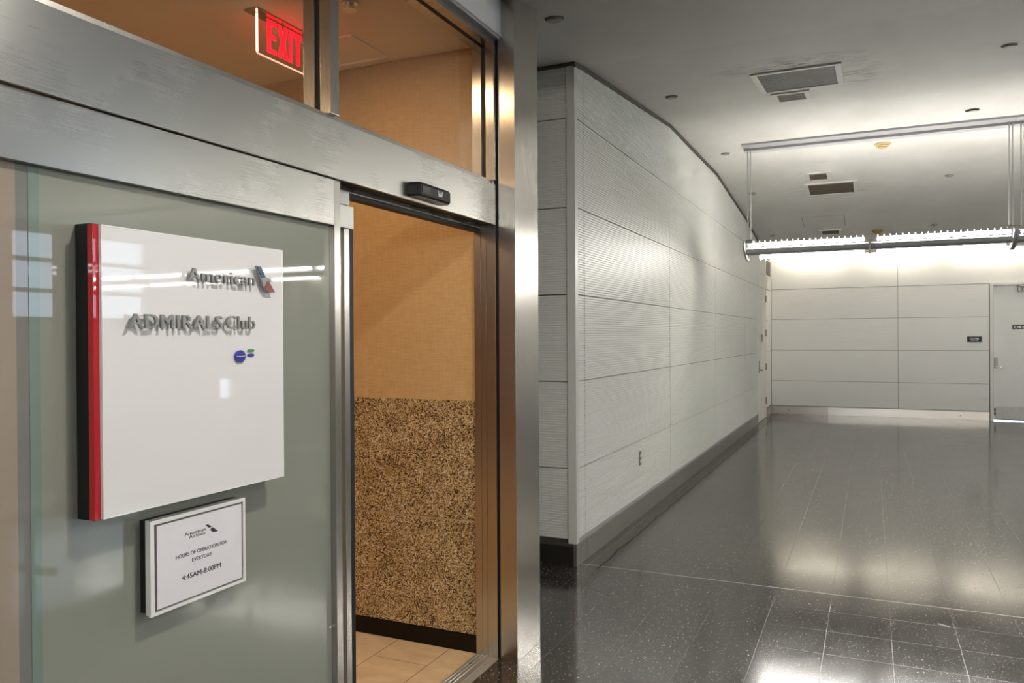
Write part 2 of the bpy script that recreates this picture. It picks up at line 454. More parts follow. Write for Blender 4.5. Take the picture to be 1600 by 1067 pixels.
# ------------------------------------------------------------------ ribbed wall panels
def ribs(mb, plane, t, a0, a1, z0, z1, mi=0, pitch=.0177, depth=.0060, sign=1):
    """one ribbed panel; plane 'yz' faces +x at x = t, plane 'xz' faces -y at y = t"""
    n = max(1, int(round((z1-z0)/pitch))); p = (z1-z0)/n; prof = []
    for k in range(n):
        z = z0+k*p; prof += [(z, 0), (z+p*.52, 0), (z+p*.66, depth), (z+p*.88, depth)]
    prof.append((z1, 0))
    if plane == 'yz': V = lambda a, z, d: (t-d, a, z)
    else: V = lambda a, z, d: (a, t+d, z)
    vs = []
    for z, d in prof: vs += [V(a0, z, d), V(a1, z, d)]
    fs = [(2*i, 2*i+1, 2*i+3, 2*i+2) for i in range(len(prof)-1)]
    mb.add(vs, fs, mi)
    th = .02 
    # side returns and edges so that the panel has thickness
    for a in (a0, a1):
        q = [V(a, z0, 0), V(a, z1, 0), V(a, z1, th), V(a, z0, th)]
        mb.add([Vector(x) for x in q], [(0, 1, 2, 3)], mi)
    for z in (z0, z1): mb.add([V(a0, z, 0), V(a1, z, 0), V(a1, z, th), V(a0, z, th)], [(0, 1, 2, 3)], mi)

SEAM = [.178, .668, 1.270, 1.871, 2.472, 3.086]
g = .0035
# left wall of the corridor
mb = MB()
mb.box(-2.1, XW-.012, YR+.05, YF, 0, 3.9, 1)                       # dark backing seen in the joints
cols = [(5.122, 5.259), (5.259, 7.852), (7.852, 10.40), (10.40, 12.98), (12.98, 14.61)]
for i, (a, b) in enumerate(cols):
    for z0, z1 in zip(SEAM, SEAM[1:]): ribs(mb, 'yz', XW, a+.002, b-.002, z0+g, z1-g)
    ribs(mb, 'yz', XW, a+g, b-g, SEAM[-1]+g, 3.80)
for z0, z1 in zip(SEAM[:-2], SEAM[1:-1]): ribs(mb, 'yz', XW, 15.775, 16.62, z0+g, z1-g)
ribs(mb, 'yz', XW, 14.61+g, 16.62, 2.472+g+.012, 3.5)
struct(mb.build('wall_left', ['panel', 'joint']))
# recess wall beside the column, faces the camera
mb = MB()
mb.box(-4.2, XW-.06, YR+.02, YR+.2, 0, 3.9, 1)
for z0, z1 in zip(SEAM, SEAM[1:]): ribs(mb, 'xz', YR+.006, -4.1, -1.908, z0+g, z1-g)
ribs(mb, 'xz', YR+.006, -4.1, -1.908, SEAM[-1]+g, 3.8)
struct(mb.build('wall_recess', ['panel', 'reveal']))
# corner post
mb = MB()
mb.box(-1.902, XW+.004, YR-.006, 5.116, .152, 3.9, 0, .004)
struct(mb.build('trim_1', 'trimw'))
# dark gap strip where the wall meets the vaulted ceiling
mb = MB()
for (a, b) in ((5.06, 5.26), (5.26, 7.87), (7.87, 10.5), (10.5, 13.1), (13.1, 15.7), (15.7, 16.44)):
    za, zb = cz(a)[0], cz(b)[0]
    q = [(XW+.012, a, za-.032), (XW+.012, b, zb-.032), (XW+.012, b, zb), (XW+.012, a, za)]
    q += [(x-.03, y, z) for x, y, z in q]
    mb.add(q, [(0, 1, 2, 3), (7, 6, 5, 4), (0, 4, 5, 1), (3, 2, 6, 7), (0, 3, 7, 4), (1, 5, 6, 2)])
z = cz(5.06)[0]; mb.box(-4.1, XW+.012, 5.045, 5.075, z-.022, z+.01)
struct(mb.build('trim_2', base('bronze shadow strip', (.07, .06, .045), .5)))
# baseboards
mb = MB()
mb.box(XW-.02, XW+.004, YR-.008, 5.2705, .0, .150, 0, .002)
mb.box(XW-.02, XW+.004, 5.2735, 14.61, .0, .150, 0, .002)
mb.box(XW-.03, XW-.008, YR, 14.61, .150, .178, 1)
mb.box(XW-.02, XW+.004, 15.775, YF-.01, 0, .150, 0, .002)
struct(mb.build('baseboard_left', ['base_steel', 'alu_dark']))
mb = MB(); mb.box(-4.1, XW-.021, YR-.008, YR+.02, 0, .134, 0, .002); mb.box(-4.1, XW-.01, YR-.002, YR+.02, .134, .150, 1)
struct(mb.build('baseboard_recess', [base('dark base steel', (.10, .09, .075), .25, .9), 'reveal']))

# far wall
SF = [.166, .668, 1.281, 1.899, 2.503]
mb = MB()
mb.box(-2.1, 2.03, YF+.012, YF+.2, 0, 3.45, 1); mb.box(2.03, 3.0, YF+.012, YF+.2, 2.47, 3.45, 1); mb.box(3.0, XE, YF+.012, YF+.2, 0, 3.45, 1)
def smooth(mb, x0, x1, z0, z1):
    mb.box(x0+g, x1-g, YF, YF+.02, z0+g, z1-g, 0, .0015)
for a, b in ((XW+.005, .468), (.468, 1.962)):
    for z0, z1 in zip(SF, SF[1:]): ribs(mb, 'xz', YF, a+g, b-g, z0+g, z1-g, depth=.002)
for a, b in ((3.05, 5.), (5., 7.3), (7.3, XE)):
    for z0, z1 in zip(SF, SF[1:]): ribs(mb, 'xz', YF, a+g, b-g, z0+g, z1-g, depth=.002)
for a, b in ((XW+.005, .468), (.468, 3.05), (3.05, 5.6), (5.6, 8.2), (8.2, XE)):
    smooth(mb, a, b, 2.503, 3.128); smooth(mb, a, b, 3.128, 3.42)
mb.box(2.03, 3.0, YF+.15, YF+.2, 0, 2.47, 1)  # backing added behind the door to keep sky light out
struct(mb.build('wall_far', ['panel_far', 'joint']))
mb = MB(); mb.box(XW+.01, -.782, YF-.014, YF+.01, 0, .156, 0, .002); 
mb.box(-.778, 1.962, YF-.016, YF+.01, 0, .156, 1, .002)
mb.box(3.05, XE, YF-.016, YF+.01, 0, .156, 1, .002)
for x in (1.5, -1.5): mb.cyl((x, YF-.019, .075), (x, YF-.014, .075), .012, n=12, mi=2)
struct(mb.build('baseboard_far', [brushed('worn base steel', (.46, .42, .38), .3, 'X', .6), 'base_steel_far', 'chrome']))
# window wall on the far right and end wall behind the camera
WIN = [(8.9, 11.7, 1.92, 3.62), (13.6, 14.15, .12, .72), (3.2, 6.2, 1.92, 3.42), (-4.5, -1.6, 1.92, 3.42)]
mb = MB()
ys = sorted({-9.2, YF+.2} | {w_[0] for w_ in WIN} | {w_[1] for w_ in WIN})
for a, b in zip(ys, ys[1:]):
    w_ = [q for q in WIN if q[0] == a]
    if w_: mb.box(XE, XE+.2, a, b, 0, w_[0][2]); mb.box(XE, XE+.2, a, b, w_[0][3], 3.95)
    else: mb.box(XE, XE+.2, a, b, 0, 3.95)
struct(mb.build('wall_right', 'soffit'))
for k, (a, b, z0, z1) in enumerate(WIN):
    f = MB(); nb = 3 if z1-z0 > 1 else 1
    f.box(XE-.02, XE+.08, a, a+.07, z0, z1); f.box(XE-.02, XE+.08, b-.07, b, z0, z1)
    for i in range(nb+1):
        z = z0+(z1-z0)*i/nb; zz = min(max(z, z0+.04), z1-.04); f.box(XE-.02, XE+.08, a, b, zz-.04, zz+.04)
    fo = struct(f.build('window_%d' % (k+2), 'alu'))
    MB().box(XE+.03, XE+.036, a, b, z0, z1).build('glass_pane', 'glass', fo)
mb = MB(); mb.box(-1.785, XE, -9.3, -9.1, 0, 3.7); struct(mb.build('wall_behind', 'soffit'))
mb = MB(); mb.box(-4.3, -4.2, 3.6, YF, 0, 3.7); struct(mb.build('wall_shaft', 'soffit'))

# ------------------------------------------------------------------ far cove lamps (in the slot above the far wall)
for i in range(8):
    x0 = -1.62+i*1.5
    t = thing('cove_light', 'tubular lamp hidden in the ceiling slot along the far wall', 'light', (x0+.6, 16.53, 3.2), 'cove lamps above the far wall')
    MB().cyl((x0, 16.53, 3.235), (x0+1.2, 16.53, 3.235), .013, n=10).build('tube', 'cove', t)
    MB().box(x0-.03, x0+1.23, 16.50, 16.56, 3.255, 3.29).build('housing', 'alu', t)

# ------------------------------------------------------------------ suspended linear fixtures
def fixture(x0, yc, label):
    """one 2.6 m module hung from a ceiling channel"""
    zc = cz(yc)[0]
    t = thing('suspended_light', label, 'light', (x0+1.3, yc, zc), 'suspended tube lights in one line')
    xa, xb = x0, x0+2.6
    MB().box(xa-.009, xb+.009, yc-.15, yc+.15, zc-.022, zc+.0, 0, .004).box(xa-.009, xb+.009, yc+.02, yc+.15, zc-.05, zc-.02, 0, .004).build('ceiling_channel', 'alu_dark', t)
    for x in (xa+.05, xb-.03):
        for dx in (-.012, .018):
            MB().cyl((x+dx, yc, 2.63), (x+dx, yc, zc-.02), .007, n=8).build('rod', 'alu', t)
        MB().box(x-.03, x+.04, yc-.03, yc+.03, 2.615, 2.66, 0, .006).build('rod_clamp', 'hinge', t)
    # spine: a grey curved housing below and between the two lamps
    pr = [(yc-.02, 2.555), (yc+.02, 2.572), (yc+.10, 2.575), (yc+.20, 2.56), (yc+.215, 2.53), (yc+.18, 2.50), (yc+.06, 2.495), (yc, 2.515)]
    MB().prism(pr, xa+.02, xb-.02, 'yz').build('housing', 'alu_dark', t)
    for x in (xa-.008, xb-.012):
        e = MB()
        pts = [(yc-.09, 2.60), (yc-.06, 2.54), (yc, 2.50), (yc+.12, 2.455), (yc+.26, 2.44), (yc+.34, 2.47), (yc+.34, 2.50), (yc+.25, 2.475), (yc+.12, 2.50), (yc, 2.56), (yc-.04, 2.63), (yc-.08, 2.63)]
        e.prism(pts, x, x+.018, 'yz'); e.build('end_bracket', 'alu_dark', t)
    e = MB(); xm = (xa+xb)/2-.01
    e.box(xm-.012, xm+.012, yc-.02, yc+.30, 2.47, 2.60, 0, .003); e.cyl((xm-.1, yc, 2.60), (xm+.1, yc, 2.60), .008, n=8)
    e.cyl((xm-.1, yc+.3, 2.50), (xm+.1, yc+.3, 2.50), .008, n=8); e.build('centre_bracket', 'hinge', t)
    for dx in (.45, .9, 1.75, 2.2):
        MB().cyl((xa+dx, yc+.0, 2.58), (xa+dx, yc+.30, 2.50), .006, n=6).build('strut', 'alu_dark', t)
    for (yy, zz, ins) in ((yc, 2.603, .04), (yc+.30, 2.488, .13)):
        for (a, b) in ((xa+ins, xm-.055), (xm+.075, xb-.03)):
            tb = MB().cyl((a, yy, zz), (b, yy, zz), .019, n=12).build('lamp_tube', 'tube', t)
            n = int((b-a)/.059); fi = MB(); lo = []; hi = []
            for k in range(n+1):
                x = a+.005+k*.059
                lo += [(x-.004, zz-.003), (x-.004, zz-.042), (x+.004, zz-.042), (x+.004, zz-.003)]
                hi += [(x-.004, zz+.003), (x-.004, zz+.042), (x+.004, zz+.042), (x+.004, zz+.003)]
            fi.prism(lo+hi[::-1], yy-.006, yy+.006, 'xz')
            fi.build('clip_row', 'tube_fin', tb)
    return t
for i in range(4):
    fixture(-1.30+2.62*i, 9.18, ['suspended double tube light at the left end of the line, next to the panelled wall',
        'suspended double tube light cut by the right edge of the photo', 'suspended double tube light third from the panelled wall, seen in the sign reflection',
        'suspended double tube light at the window end of the line, seen in the sign reflection'][i])
for i in range(4):  # unseen row, added as extra emission behind the camera
    fixture(-1.30+2.62*i, -4.94, ['suspended double tube light behind the camera nearest the glass storefront', 'suspended double tube light behind the camera second from the storefront',
        'suspended double tube light behind the camera third from the storefront', 'suspended double tube light behind the camera nearest the windows'][i])

# unseen hall downlights added for fill and letter shadows, on the flat ceiling
def downlight(name, x, y, z, label, group, lens, r=.075):
    t = thing(name, label, 'light', (x, y, z), group)
    MB().lathe((x, y, z), [(r+.018, .0), (r+.018, -.006), (r, -.006), (r, -.002)]).build('trim_ring', 'trimw', t)
    MB().lathe((x, y, z), [(r-.004, -.001), (r-.004, -.004)]).build('lens', lens, t)
    return t
for k, (x, lab) in enumerate(((-.1, 'recessed hall downlight nearest the storefront, above the entrance'), (2.2, 'recessed hall downlight second from the storefront'), (5.0, 'recessed hall downlight third from the storefront'), (8.0, 'recessed hall downlight nearest the windows'))):
    downlight('recessed_light', x, 1.65, 3.105, lab, 'hall downlights', 'hall_lens', .10)

# ------------------------------------------------------------------ ceiling fittings
def on_ceiling(name, x, y, label, cat, group=None):
    z, sl = cz(y)
    t = thing(name, label, cat, (x, y, z), group); t.rotation_euler = (math.atan(sl), 0, 0); t['_abs'] = False
    return t
def vent(x0, x1, y0, y1, fr, mat, label, frame_mat='vent_frame', name='ceiling_vent'):
    cx_, cy_ = (x0+x1)/2, (y0+y1)/2
    t = on_ceiling(name, cx_, cy_, label, 'vent', 'air vents in the hall ceiling')
    hx, hy = (x1-x0)/2, (y1-y0)/2
    f = MB()
    f.box(-hx, hx, -hy, -hy+fr, -.012, .002, 0, .002); f.box(-hx, hx, hy-fr, hy, -.012, .002, 0, .002)
    f.box(-hx, -hx+fr, -hy+fr, hy-fr, -.012, .002, 0, .002); f.box(hx-fr, hx, -hy+fr, hy-fr, -.012, .002, 0, .002)
    f.build('frame', frame_mat, t)
    s = MB(); s.box(-hx+fr, hx-fr, -hy+fr, hy-fr, -.0015, .001)
    k = -hx+fr+.006
    while k < hx-fr-.004:
        s.box(k, k+.004, -hy+fr, hy-fr, -.009, -.0015); k += .0125
    s.build('grille', mat, t)
    return t
vent(-.835, -.192, 6.20, 6.945, .045, 'vent_dark', 'large square sooty return vent in the ceiling nearest the camera')
vent(-.778, -.465, 7.03, 7.41, .045, 'vent_frame_dark' if 'vent_frame_dark' in M else 'vent_brown', 'small square vent just behind the largest sooty ceiling vent')
vent(-.79, -.46, 10.87, 11.28, .06, 'vent_brown', 'small square vent touching the front of the brown ceiling vent, seen above the hanging light')
vent(-.83, -.16, 11.40, 12.05, .05, 'vent_brown', 'large brown sooty ceiling vent seen between the rods of the hanging light')
vent(-.80, -.44, 14.16, 14.50, .05, 'vent_brown', 'small square vent behind the outlined ceiling access panel')
t = on_ceiling('access_panel', -.69, 13.65, 'flush white ceiling access panel outlined by a thin dark joint', 'access panel')
f = MB(); f.box(-.315, .315, -.33, .33, -.001, .001); f.build('dark_joint', 'reveal', t)
f = MB(); f.box(-.307, .307, -.322, .322, -.004, .001); f.build('hatch', 'ceiling', t)
for (x, y, kind, lab) in ((-1.548, 3.95, 0, 'round cover plate on the ceiling right beside the steel column'),
    (-1.53, 6.607, 0, 'round cover plate on the ceiling near the top corner of the panelled wall'),
    (-1.55, 9.43, 0, 'round cover plate on the ceiling left of the hanging light channel'),
    (-1.54, 11.66, 0, 'round cover plate on the ceiling beside the leftmost hanging rods'),
    (-1.56, 14.36, 0, 'round cover plate on the ceiling above the far left end of the hanging light'),
    (.881, 6.415, 0, 'round cover plate near the upper right corner of the ceiling'),
    (.884, 8.639, 1, 'round cover plate hanging loose over a dark hole beside the light channel'),
    (.922, 11.54, 0, 'round cover plate on the ceiling inside the right half of the hanging light frame'),
    (.93, 14.253, 0, 'round cover plate on the ceiling just above the right hanging tubes'),
    (-.526, 6.07, 2, 'flat round blank plate touching the front edge of the largest sooty vent')):
    t = on_ceiling('cover_plate', x, y, lab, 'sprinkler', 'sprinkler cover plates')
    if kind == 1:
        MB().lathe((0, 0, 0), [(.062, .001), (.062, -.002)]).build('hole_rim', 'gasket', t)
        MB().lathe((.006, 0, -.012), [(.048, -.004), (.048, -.008), (.03, -.012)]).build('plate', 'trimw', t)
        MB().cyl((0, 0, -.001), (0, 0, -.02), .01, n=8).build('stem', 'hinge', t)
    elif kind == 2:
        MB().lathe((0, 0, 0), [(.05, .001), (.05, -.003)]).build('plate', 'ceiling', t)
        MB().lathe((0, 0, 0), [(.010, -.002), (.010, -.007)], n=10).build('screw', 'hinge', t)
    else:
        MB().lathe((0, 0, 0), [(.044, .002), (.044, -.012), (.040, -.015)]).build('plate', 'plate', t)
        MB().lathe((0, 0, 0), [(.052, .002), (.052, -.003)]).build('rim', 'reveal', t)
for (x, y, mat, lab) in ((.124, 9.707, 'cream', 'yellowed stepped smoke detector on the ceiling behind the light channel'), (.103, 14.41, 'rust', 'rusty stained smoke detector on the far ceiling above the middle of the hanging light')):
    t = on_ceiling('smoke_detector', x, y, lab, 'smoke detector')
    MB().lathe((0, 0, 0), [(.085, .002), (.088, -.012), (.080, -.018)]).build('base', mat, t)
    MB().lathe((0, 0, 0), [(.066, -.016), (.068, -.034), (.060, -.038)]).build('body', mat, t)
    MB().lathe((0, 0, 0), [(.044, -.036), (.044, -.052), (.030, -.058)]).build('sensor_cap', mat, t)

# ------------------------------------------------------------------ corridor door, wall vent, outlet
YD0, YD1 = 14.625, 15.745
d = MB(); d.box(XW-.025, XW-.002, YD0, YD1, .012, 2.462, 0, .002)
do = struct(d.build('door_1', 'trimw'))
fr = MB(); fr.box(XW-.03, XW+.006, 14.600, 14.622, 0, 2.486, 0, .002); fr.box(XW-.03, XW+.006, 15.748, 15.775, 0, 2.486, 0, .002); fr.box(XW-.03, XW+.006, 14.600, 15.775, 2.465, 2.488, 0, .002)
fr.build('door_frame', 'trimw', do)
for z in (2.28, 1.63, .98, .33):
    MB().cyl((XW+.008, 15.747, z-.065), (XW+.008, 15.747, z+.065), .011, n=10).box(XW-.001, XW+.002, 15.70, 15.79, z-.06, z+.06).build('hinge', 'hinge', do)
MB().box(XW-.002, XW+.008, 14.72, 14.79, .90, 1.12, 0, .003).build('lock_plate', 'hinge', do)
MB().cyl((XW, 14.755, .955), (XW+.06, 14.755, .955), .012, n=10).cyl((XW+.055, 14.75, .955), (XW+.055, 14.89, .95), .010, n=10).build('lever_handle', 'hinge', do)
MB().box(XW-.002, XW+.02, 15.06, 15.16, 1.46, 1.60, 0, .004).build('latch_box', 'hinge', do)
t = thing('wall_vent', 'small louvred vent high on the panelled wall in the far corner', 'vent', (XW, 16.13, 2.72))
f = MB(); f.box(XW-.01, XW+.012, 15.66, 16.60, 2.71, 2.75, 0, .002); f.box(XW-.01, XW+.012, 15.66, 16.60, 3.04, 3.08, 0, .002); f.box(XW-.01, XW+.012, 15.66, 15.74, 2.75, 3.04); f.box(XW-.01, XW+.012, 16.52, 16.60, 2.75, 3.04)
f.build('frame', 'trimw', t)
f = MB(); f.box(XW-.004, XW+.001, 15.74, 16.52, 2.75, 3.04)
for k in range(12): f.box(XW, XW+.009, 15.74, 16.52, 2.758+k*.024, 2.764+k*.024)
f.build('grille', 'vent_brown', t)
t = thing('electrical_outlet', 'small steel wall outlet low on the ribbed corridor wall', 'outlet', (XW, 6.70, .45))
MB().box(XW-.004, XW+.0045, 6.662, 6.732, .452, .570, 0, .001).build('cover_plate', 'hinge', t)
for z in (.487, .535): MB().box(XW+.003, XW+.008, 6.682, 6.725, z-.014, z+.014, 0, .002).build('socket', 'trimw', t)
MB().cyl((XW+.004, 6.70, .511), (XW+.0065, 6.70, .511), .003, n=8).build('screw', 'chrome', t)

# ------------------------------------------------------------------ far office door and its signs
d = MB(); d.box(2.033, 2.975, YF+.01, YF+.055, .018, 2.462, 0, .002)
do = struct(d.build('door_2', 'door'))
fr = MB(); fr.box(1.975, 2.028, YF-.02, YF+.12, 0, 2.515, 0, .003); fr.box(2.98, 3.035, YF-.02, YF+.12, 0, 2.515, 0, .003); fr.box(2.028, 2.98, YF-.02, YF+.12, 2.468, 2.515, 0, .003)
fr.build('door_frame', 'trimw', do)
def m_kick():
    m = base('scuffed kick plate', (.6, .58, .54), .45); nt, b, L = parts(m)
    v = nt.nodes.new('ShaderNodeTexVoronoi'); v.inputs['Scale'].default_value = 45.; L.new(pos(nt), v.inputs['Vector'])
    c = sep(nt, v.outputs['Color']); k = math_n(nt, 'MULTIPLY', math_n(nt, 'GREATER_THAN', c[0], .8), math_n(nt, 'LESS_THAN', v.outputs['Distance'], .3))
    L.new(mixc(nt, math_n(nt, 'MULTIPLY', k, .6), (.58, .56, .52), (.15, .14, .12)), b.inputs['Base Color']); return m
MB().box(2.05, 2.96, YF+.004, YF+.011, .03, .26, 0, .001).build('kick_plate', m_kick(), do)
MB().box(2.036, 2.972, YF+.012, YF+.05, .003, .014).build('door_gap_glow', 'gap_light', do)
MB().box(2.033, 2.975, YF+.008, YF+.012, .018, .034).build('sweep', 'gasket', do)
MB().box(2.042, 2.095, YF-.004, YF+.011, .955, 1.155, 0, .003).build('lock_plate', 'hinge', do)
MB().cyl((2.07, YF, .985), (2.07, YF-.06, .985), .012, n=10).cyl((2.07, YF-.055, .985), (2.20, YF-.055, .975), .011, n=10).build('lever_handle', 'chrome', do)
MB().box(2.040, 2.062, YF-.006, YF+.012, .10, .16, 0, .003).box(2.040, 2.062, YF-.006, YF+.012, .17, .23, 0, .003).build('pivot_hinge', 'gasket', do)
MB().box(2.48, 2.80, YF-.045, YF+.01, 2.36, 2.42, 0, .004).cyl((2.40, YF-.03, 2.45), (2.52, YF-.05, 2.43), .012, n=8).box(2.415, 2.435, YF-.06, YF-.02, 2.34, 2.45).box(2.415, 2.50, YF-.06, YF-.03, 2.335, 2.35).build('door_closer', 'hinge', do)
t = thing('door_sign', 'black OFFICE name plate on the far grey door', 'sign', (2.5, YF+.008, 1.67))
MB().box(2.322, 2.70, YF+.005, YF+.012, 1.668, 1.742, 0, .001).build('plate', 'black', t)
text('lettering', 'OFFICE', 'xz', (2.345, YF+.0049, 1.682), .045, .33, 'white_ink', t, .0008, .03)
t = thing('room_sign', 'small black room number plate on the far wall left of the office door', 'sign', (1.73, YF, 1.43))
MB().box(1.606, 1.851, YF-.006, YF+.004, 1.425, 1.556, 0, .001).build('backing', 'trimw', t)
MB().box(1.612, 1.846, YF-.009, YF-.005, 1.434, 1.540).build('plate', 'black', t)
text('lettering', 'C3-P19A', 'xz', (1.653, YF-.0092, 1.487), .030, .15, 'white_ink', t, .0008, .03)
text('lettering', 'GAP-G01', 'xz', (1.675, YF-.0092, 1.461), .015, .11, 'white_ink', t, .0008, .02)

# ------------------------------------------------------------------ steel column
t = thing('steel_column', 'tall brushed stainless steel column at the right edge of the glass entrance', 'column', (-1.61, 3.6, 0))
MB().box(-1.652, -1.563, 3.453, 3.740, .0, 3.30, 0, .0015).build('cladding', 'steel_v', t)
MB().box(-1.668, -1.650, 3.470, 3.60, .0, 3.0).build('shadow_joint', 'gasket', t)
# wall behind the column, closing the shop
mb = MB(); mb.box(-4.2, -1.67, 3.605, 3.74, 0, 3.3); mb.box(-1.785, -1.669, 3.50, 3.61, 0, 3.3)
struct(mb.build('wall_side', 'soffit'))

# ------------------------------------------------------------------ storefront: soffit wall above the transom
mb = MB(); mb.box(-1.80, -1.632, -9.1, 3.4525, 3.04, 3.95)
struct(mb.build('wall_soffit', 'soffit'))
XH = -1.66
t = thing('door_header', 'long brushed steel operator header above the sliding glass door', 'door header', (XH, 1.5, 2.127))
MB().box(-1.80, XH, -2.2, 3.440, 2.140, 2.3225, 0, .0012).box(-1.672, XH, -2.2, 3.440, 2.1265, 2.142, 0, .0008).build('cover', 'steel_h', t)
MB().box(-1.80, -1.755, 2.20, 3.452, 2.1175, 2.1395, 0, .001).build('track_rail', 'steel_h', t)
MB().box(-1.80, -1.757, 2.20, 3.452, 2.100, 2.117).build('brush_strip', 'gasket', t)
MB().box(-1.755, -1.672, -2.2, 3.452, 2.1375, 2.1395).build('underside', 'reveal', t)
# transom frame (window_1): rails, mullion, gaskets and two panes
def frame_bar(mb, y0, y1, z0, z1):
    mb.box(-1.705, XH, y0, y1, z0, z1, 0, .0012); mb.box(-1.775, -1.729, y0, y1, z0, z1, 0, .0012)
    mb.box(-1.730, -1.704, y0+.003 if y1-y0 < .1 else y0, y1-.003 if y1-y0 < .1 else y1, z0+.003 if z1-z0 < .1 else z0, z1-.003 if z1-z0 < .1 else z1, 1)
mb = MB()
mb.box(-1.775, -1.675, -2.2, 3.44, 2.3225, 2.343, 0, .001)
frame_bar(mb, -2.2, 3.44, 2.993, 3.04)
frame_bar(mb, 2.161, 2.207, 2.343, 2.993)
frame_bar(mb, .55, .596, 2.343, 2.993)
frame_bar(mb, 3.425, 3.445, 2.343, 2.993)
wo = struct(mb.build('window_1', ['steel_v', 'gasket']))
for a, b in ((-2.2, .55), (.596, 2.161), (2.207, 3.425)):
    MB().box(-1.720, -1.714, a, b, 2.343, 2.993).build('glass_pane', 'glass', wo)
mb = MB(); mb.box(-1.668, -1.638, -2.2, 3.4525, 3.026, 3.041, 0, .002); struct(mb.build('trim_3', 'alu_dark'))
# jamb of the door opening
mb = MB()
mb.box(-1.787, -1.752, 3.453, 3.49, 0, 2.14, 0, .0008); mb.box(-1.7505, -1.722, 3.4525, 3.49, 0, 2.14, 0, .0008); mb.box(-1.7205, -1.669, 3.453, 3.49, 0, 2.14, 0, .0008)
mb.box(-1.787, -1.669, 3.441, 3.49, 2.14, 3.04)
struct(mb.build('trim_4', 'steel_v'))
# threshold
mb = MB()
pr = [(-1.787, 0), (-1.787, .006), (-1.783, .010), (-1.772, .010), (-1.770, .007), (-1.764, .007), (-1.762, .010), (-1.752, .010), (-1.750, .007), (-1.744, .007), (-1.742, .010), (-1.732, .010), (-1.730, .007), (-1.724, .007), (-1.722, .010), (-1.700, .010), (-1.698, .0085), (-1.665, .001), (-1.665, 0)]
mb.prism(pr, 1.0, 3.452, 'xz')
th = mb.build('threshold', 'alu'); tag(th, 'grooved aluminium threshold strip on the floor of the doorway', 'threshold')
for (x, y) in ((-1.757, 3.33), (-1.737, 3.12)):
    MB().cyl((x, y, .0101), (x, y, .0104), .006, n=12).build('screw_hole', 'gasket', th)

# fixed frosted sidelight
t = struct(thing('window_6', '', '', (-1.69, 1.7, 0)))
for k in ('label', 'category'): del t[k]
MB().box(-1.705, -1.675, -2.2, 2.1945, 1.968, 2.1235, 0, .0012).build('top_rail', 'steel_h', t)
MB().box(-1.745, -1.675, 2.1955, 2.2285, .0, 2.1235, 0, .0015).build('stile', 'steel_v', t)
MB().box(-1.706, -1.6985, 1.159, 2.195, .012, 1.968).build('frosted_pane', 'frost', t)
MB().box(-1.7075, -1.6985, 1.134, 1.159, .012, 1.968).build('glass_edge', 'frost_edge', t)
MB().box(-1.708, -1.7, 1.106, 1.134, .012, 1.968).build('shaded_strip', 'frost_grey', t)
MB().box(-1.708, -1.7, -2.2, 1.106, .012, 1.968).build('next_pane', 'frost_warm', t)
MB().box(-1.706, -1.675, -2.2, 2.1945, 0, .012).build('bottom_rail', 'alu_dark', t)
MB().cyl((-1.6985, 2.187, .583), (-1.6965, 2.187, .583), .004, n=10).build('chip', 'white_ink', t)
# sliding leaf parked behind the sidelight
t = struct(thing('door_3', '', '', (-1.76, 2.0, 0)))
for k in ('label', 'category'): del t[k]
MB().box(-1.785, -1.748, 1.30, 2.381, 2.068, 2.1165, 0, .001).build('hanger_rail', 'trim_metal' if 'trim_metal' in M else 'alu', t)
MB().box(-1.785, -1.742, 1.30, 2.398, 1.982, 2.064, 0, .0015).build('top_rail', 'alu', t)
MB().box(-1.785, -1.742, 2.3395, 2.370, .014, 1.981, 0, .002).build('stile', 'steel_v', t)
MB().box(-1.785, -1.7425, 2.3705, 2.394, .014, 1.981).build('edge_gasket', 'gasket', t)
MB().box(-1.768, -1.760, 1.30, 2.3395, .03, 1.981).build('frosted_pane', 'frost_warm', t)

# ------------------------------------------------------------------ motion sensor on the header
t = thing('door_sensor', 'black motion sensor box on the steel header above the door opening', 'sensor', (XH, 2.79, 2.14))
pts = [(XH, 2.645), (-1.628, 2.650), (-1.612, 2.664), (-1.612, 2.900), (-1.628, 2.915), (XH, 2.918)]
mb = MB()
def ring(z, ins): return [(x if x == XH else x-ins*.6, y+(ins if y < 2.78 else -ins), z) for x, y in pts]
vs = ring(2.139, .006)+ring(2.147, .0)+ring(2.186, .0)+ring(2.195, .007)
n = 6; fs = [(k*n+i, k*n+(i+1) % n, (k+1)*n+(i+1) % n, (k+1)*n+i) for k in range(3) for i in range(n)]+[tuple(range(n)), tuple(range(18, 24))]
mb.add(vs, fs); mb.build('housing', 'black', t)
MB().box(-1.6135, -1.6105, 2.672, 2.735, 2.150, 2.183, 0, .0008).build('lens_window', base('smoked lens', (.002, .002, .002), .03), t)
lg = MB()
for (y0, y1, z0, z1) in ((2.802, 2.832, 2.1595, 2.1635), (2.802, 2.832, 2.1650, 2.1690)): lg.box(-1.612, -1.6112, y0, y1, z0, z1)
for y in (2.804, 2.813, 2.822, 2.8305): lg.prism([(y-.0018, 2.170), (y+.0018, 2.170), (y+(y-2.817)*.35+.0012, 2.182), (y+(y-2.817)*.35-.0012, 2.182)], -1.612, -1.6112, 'yz')
lg.build('crown_emblem', 'white_ink', t)

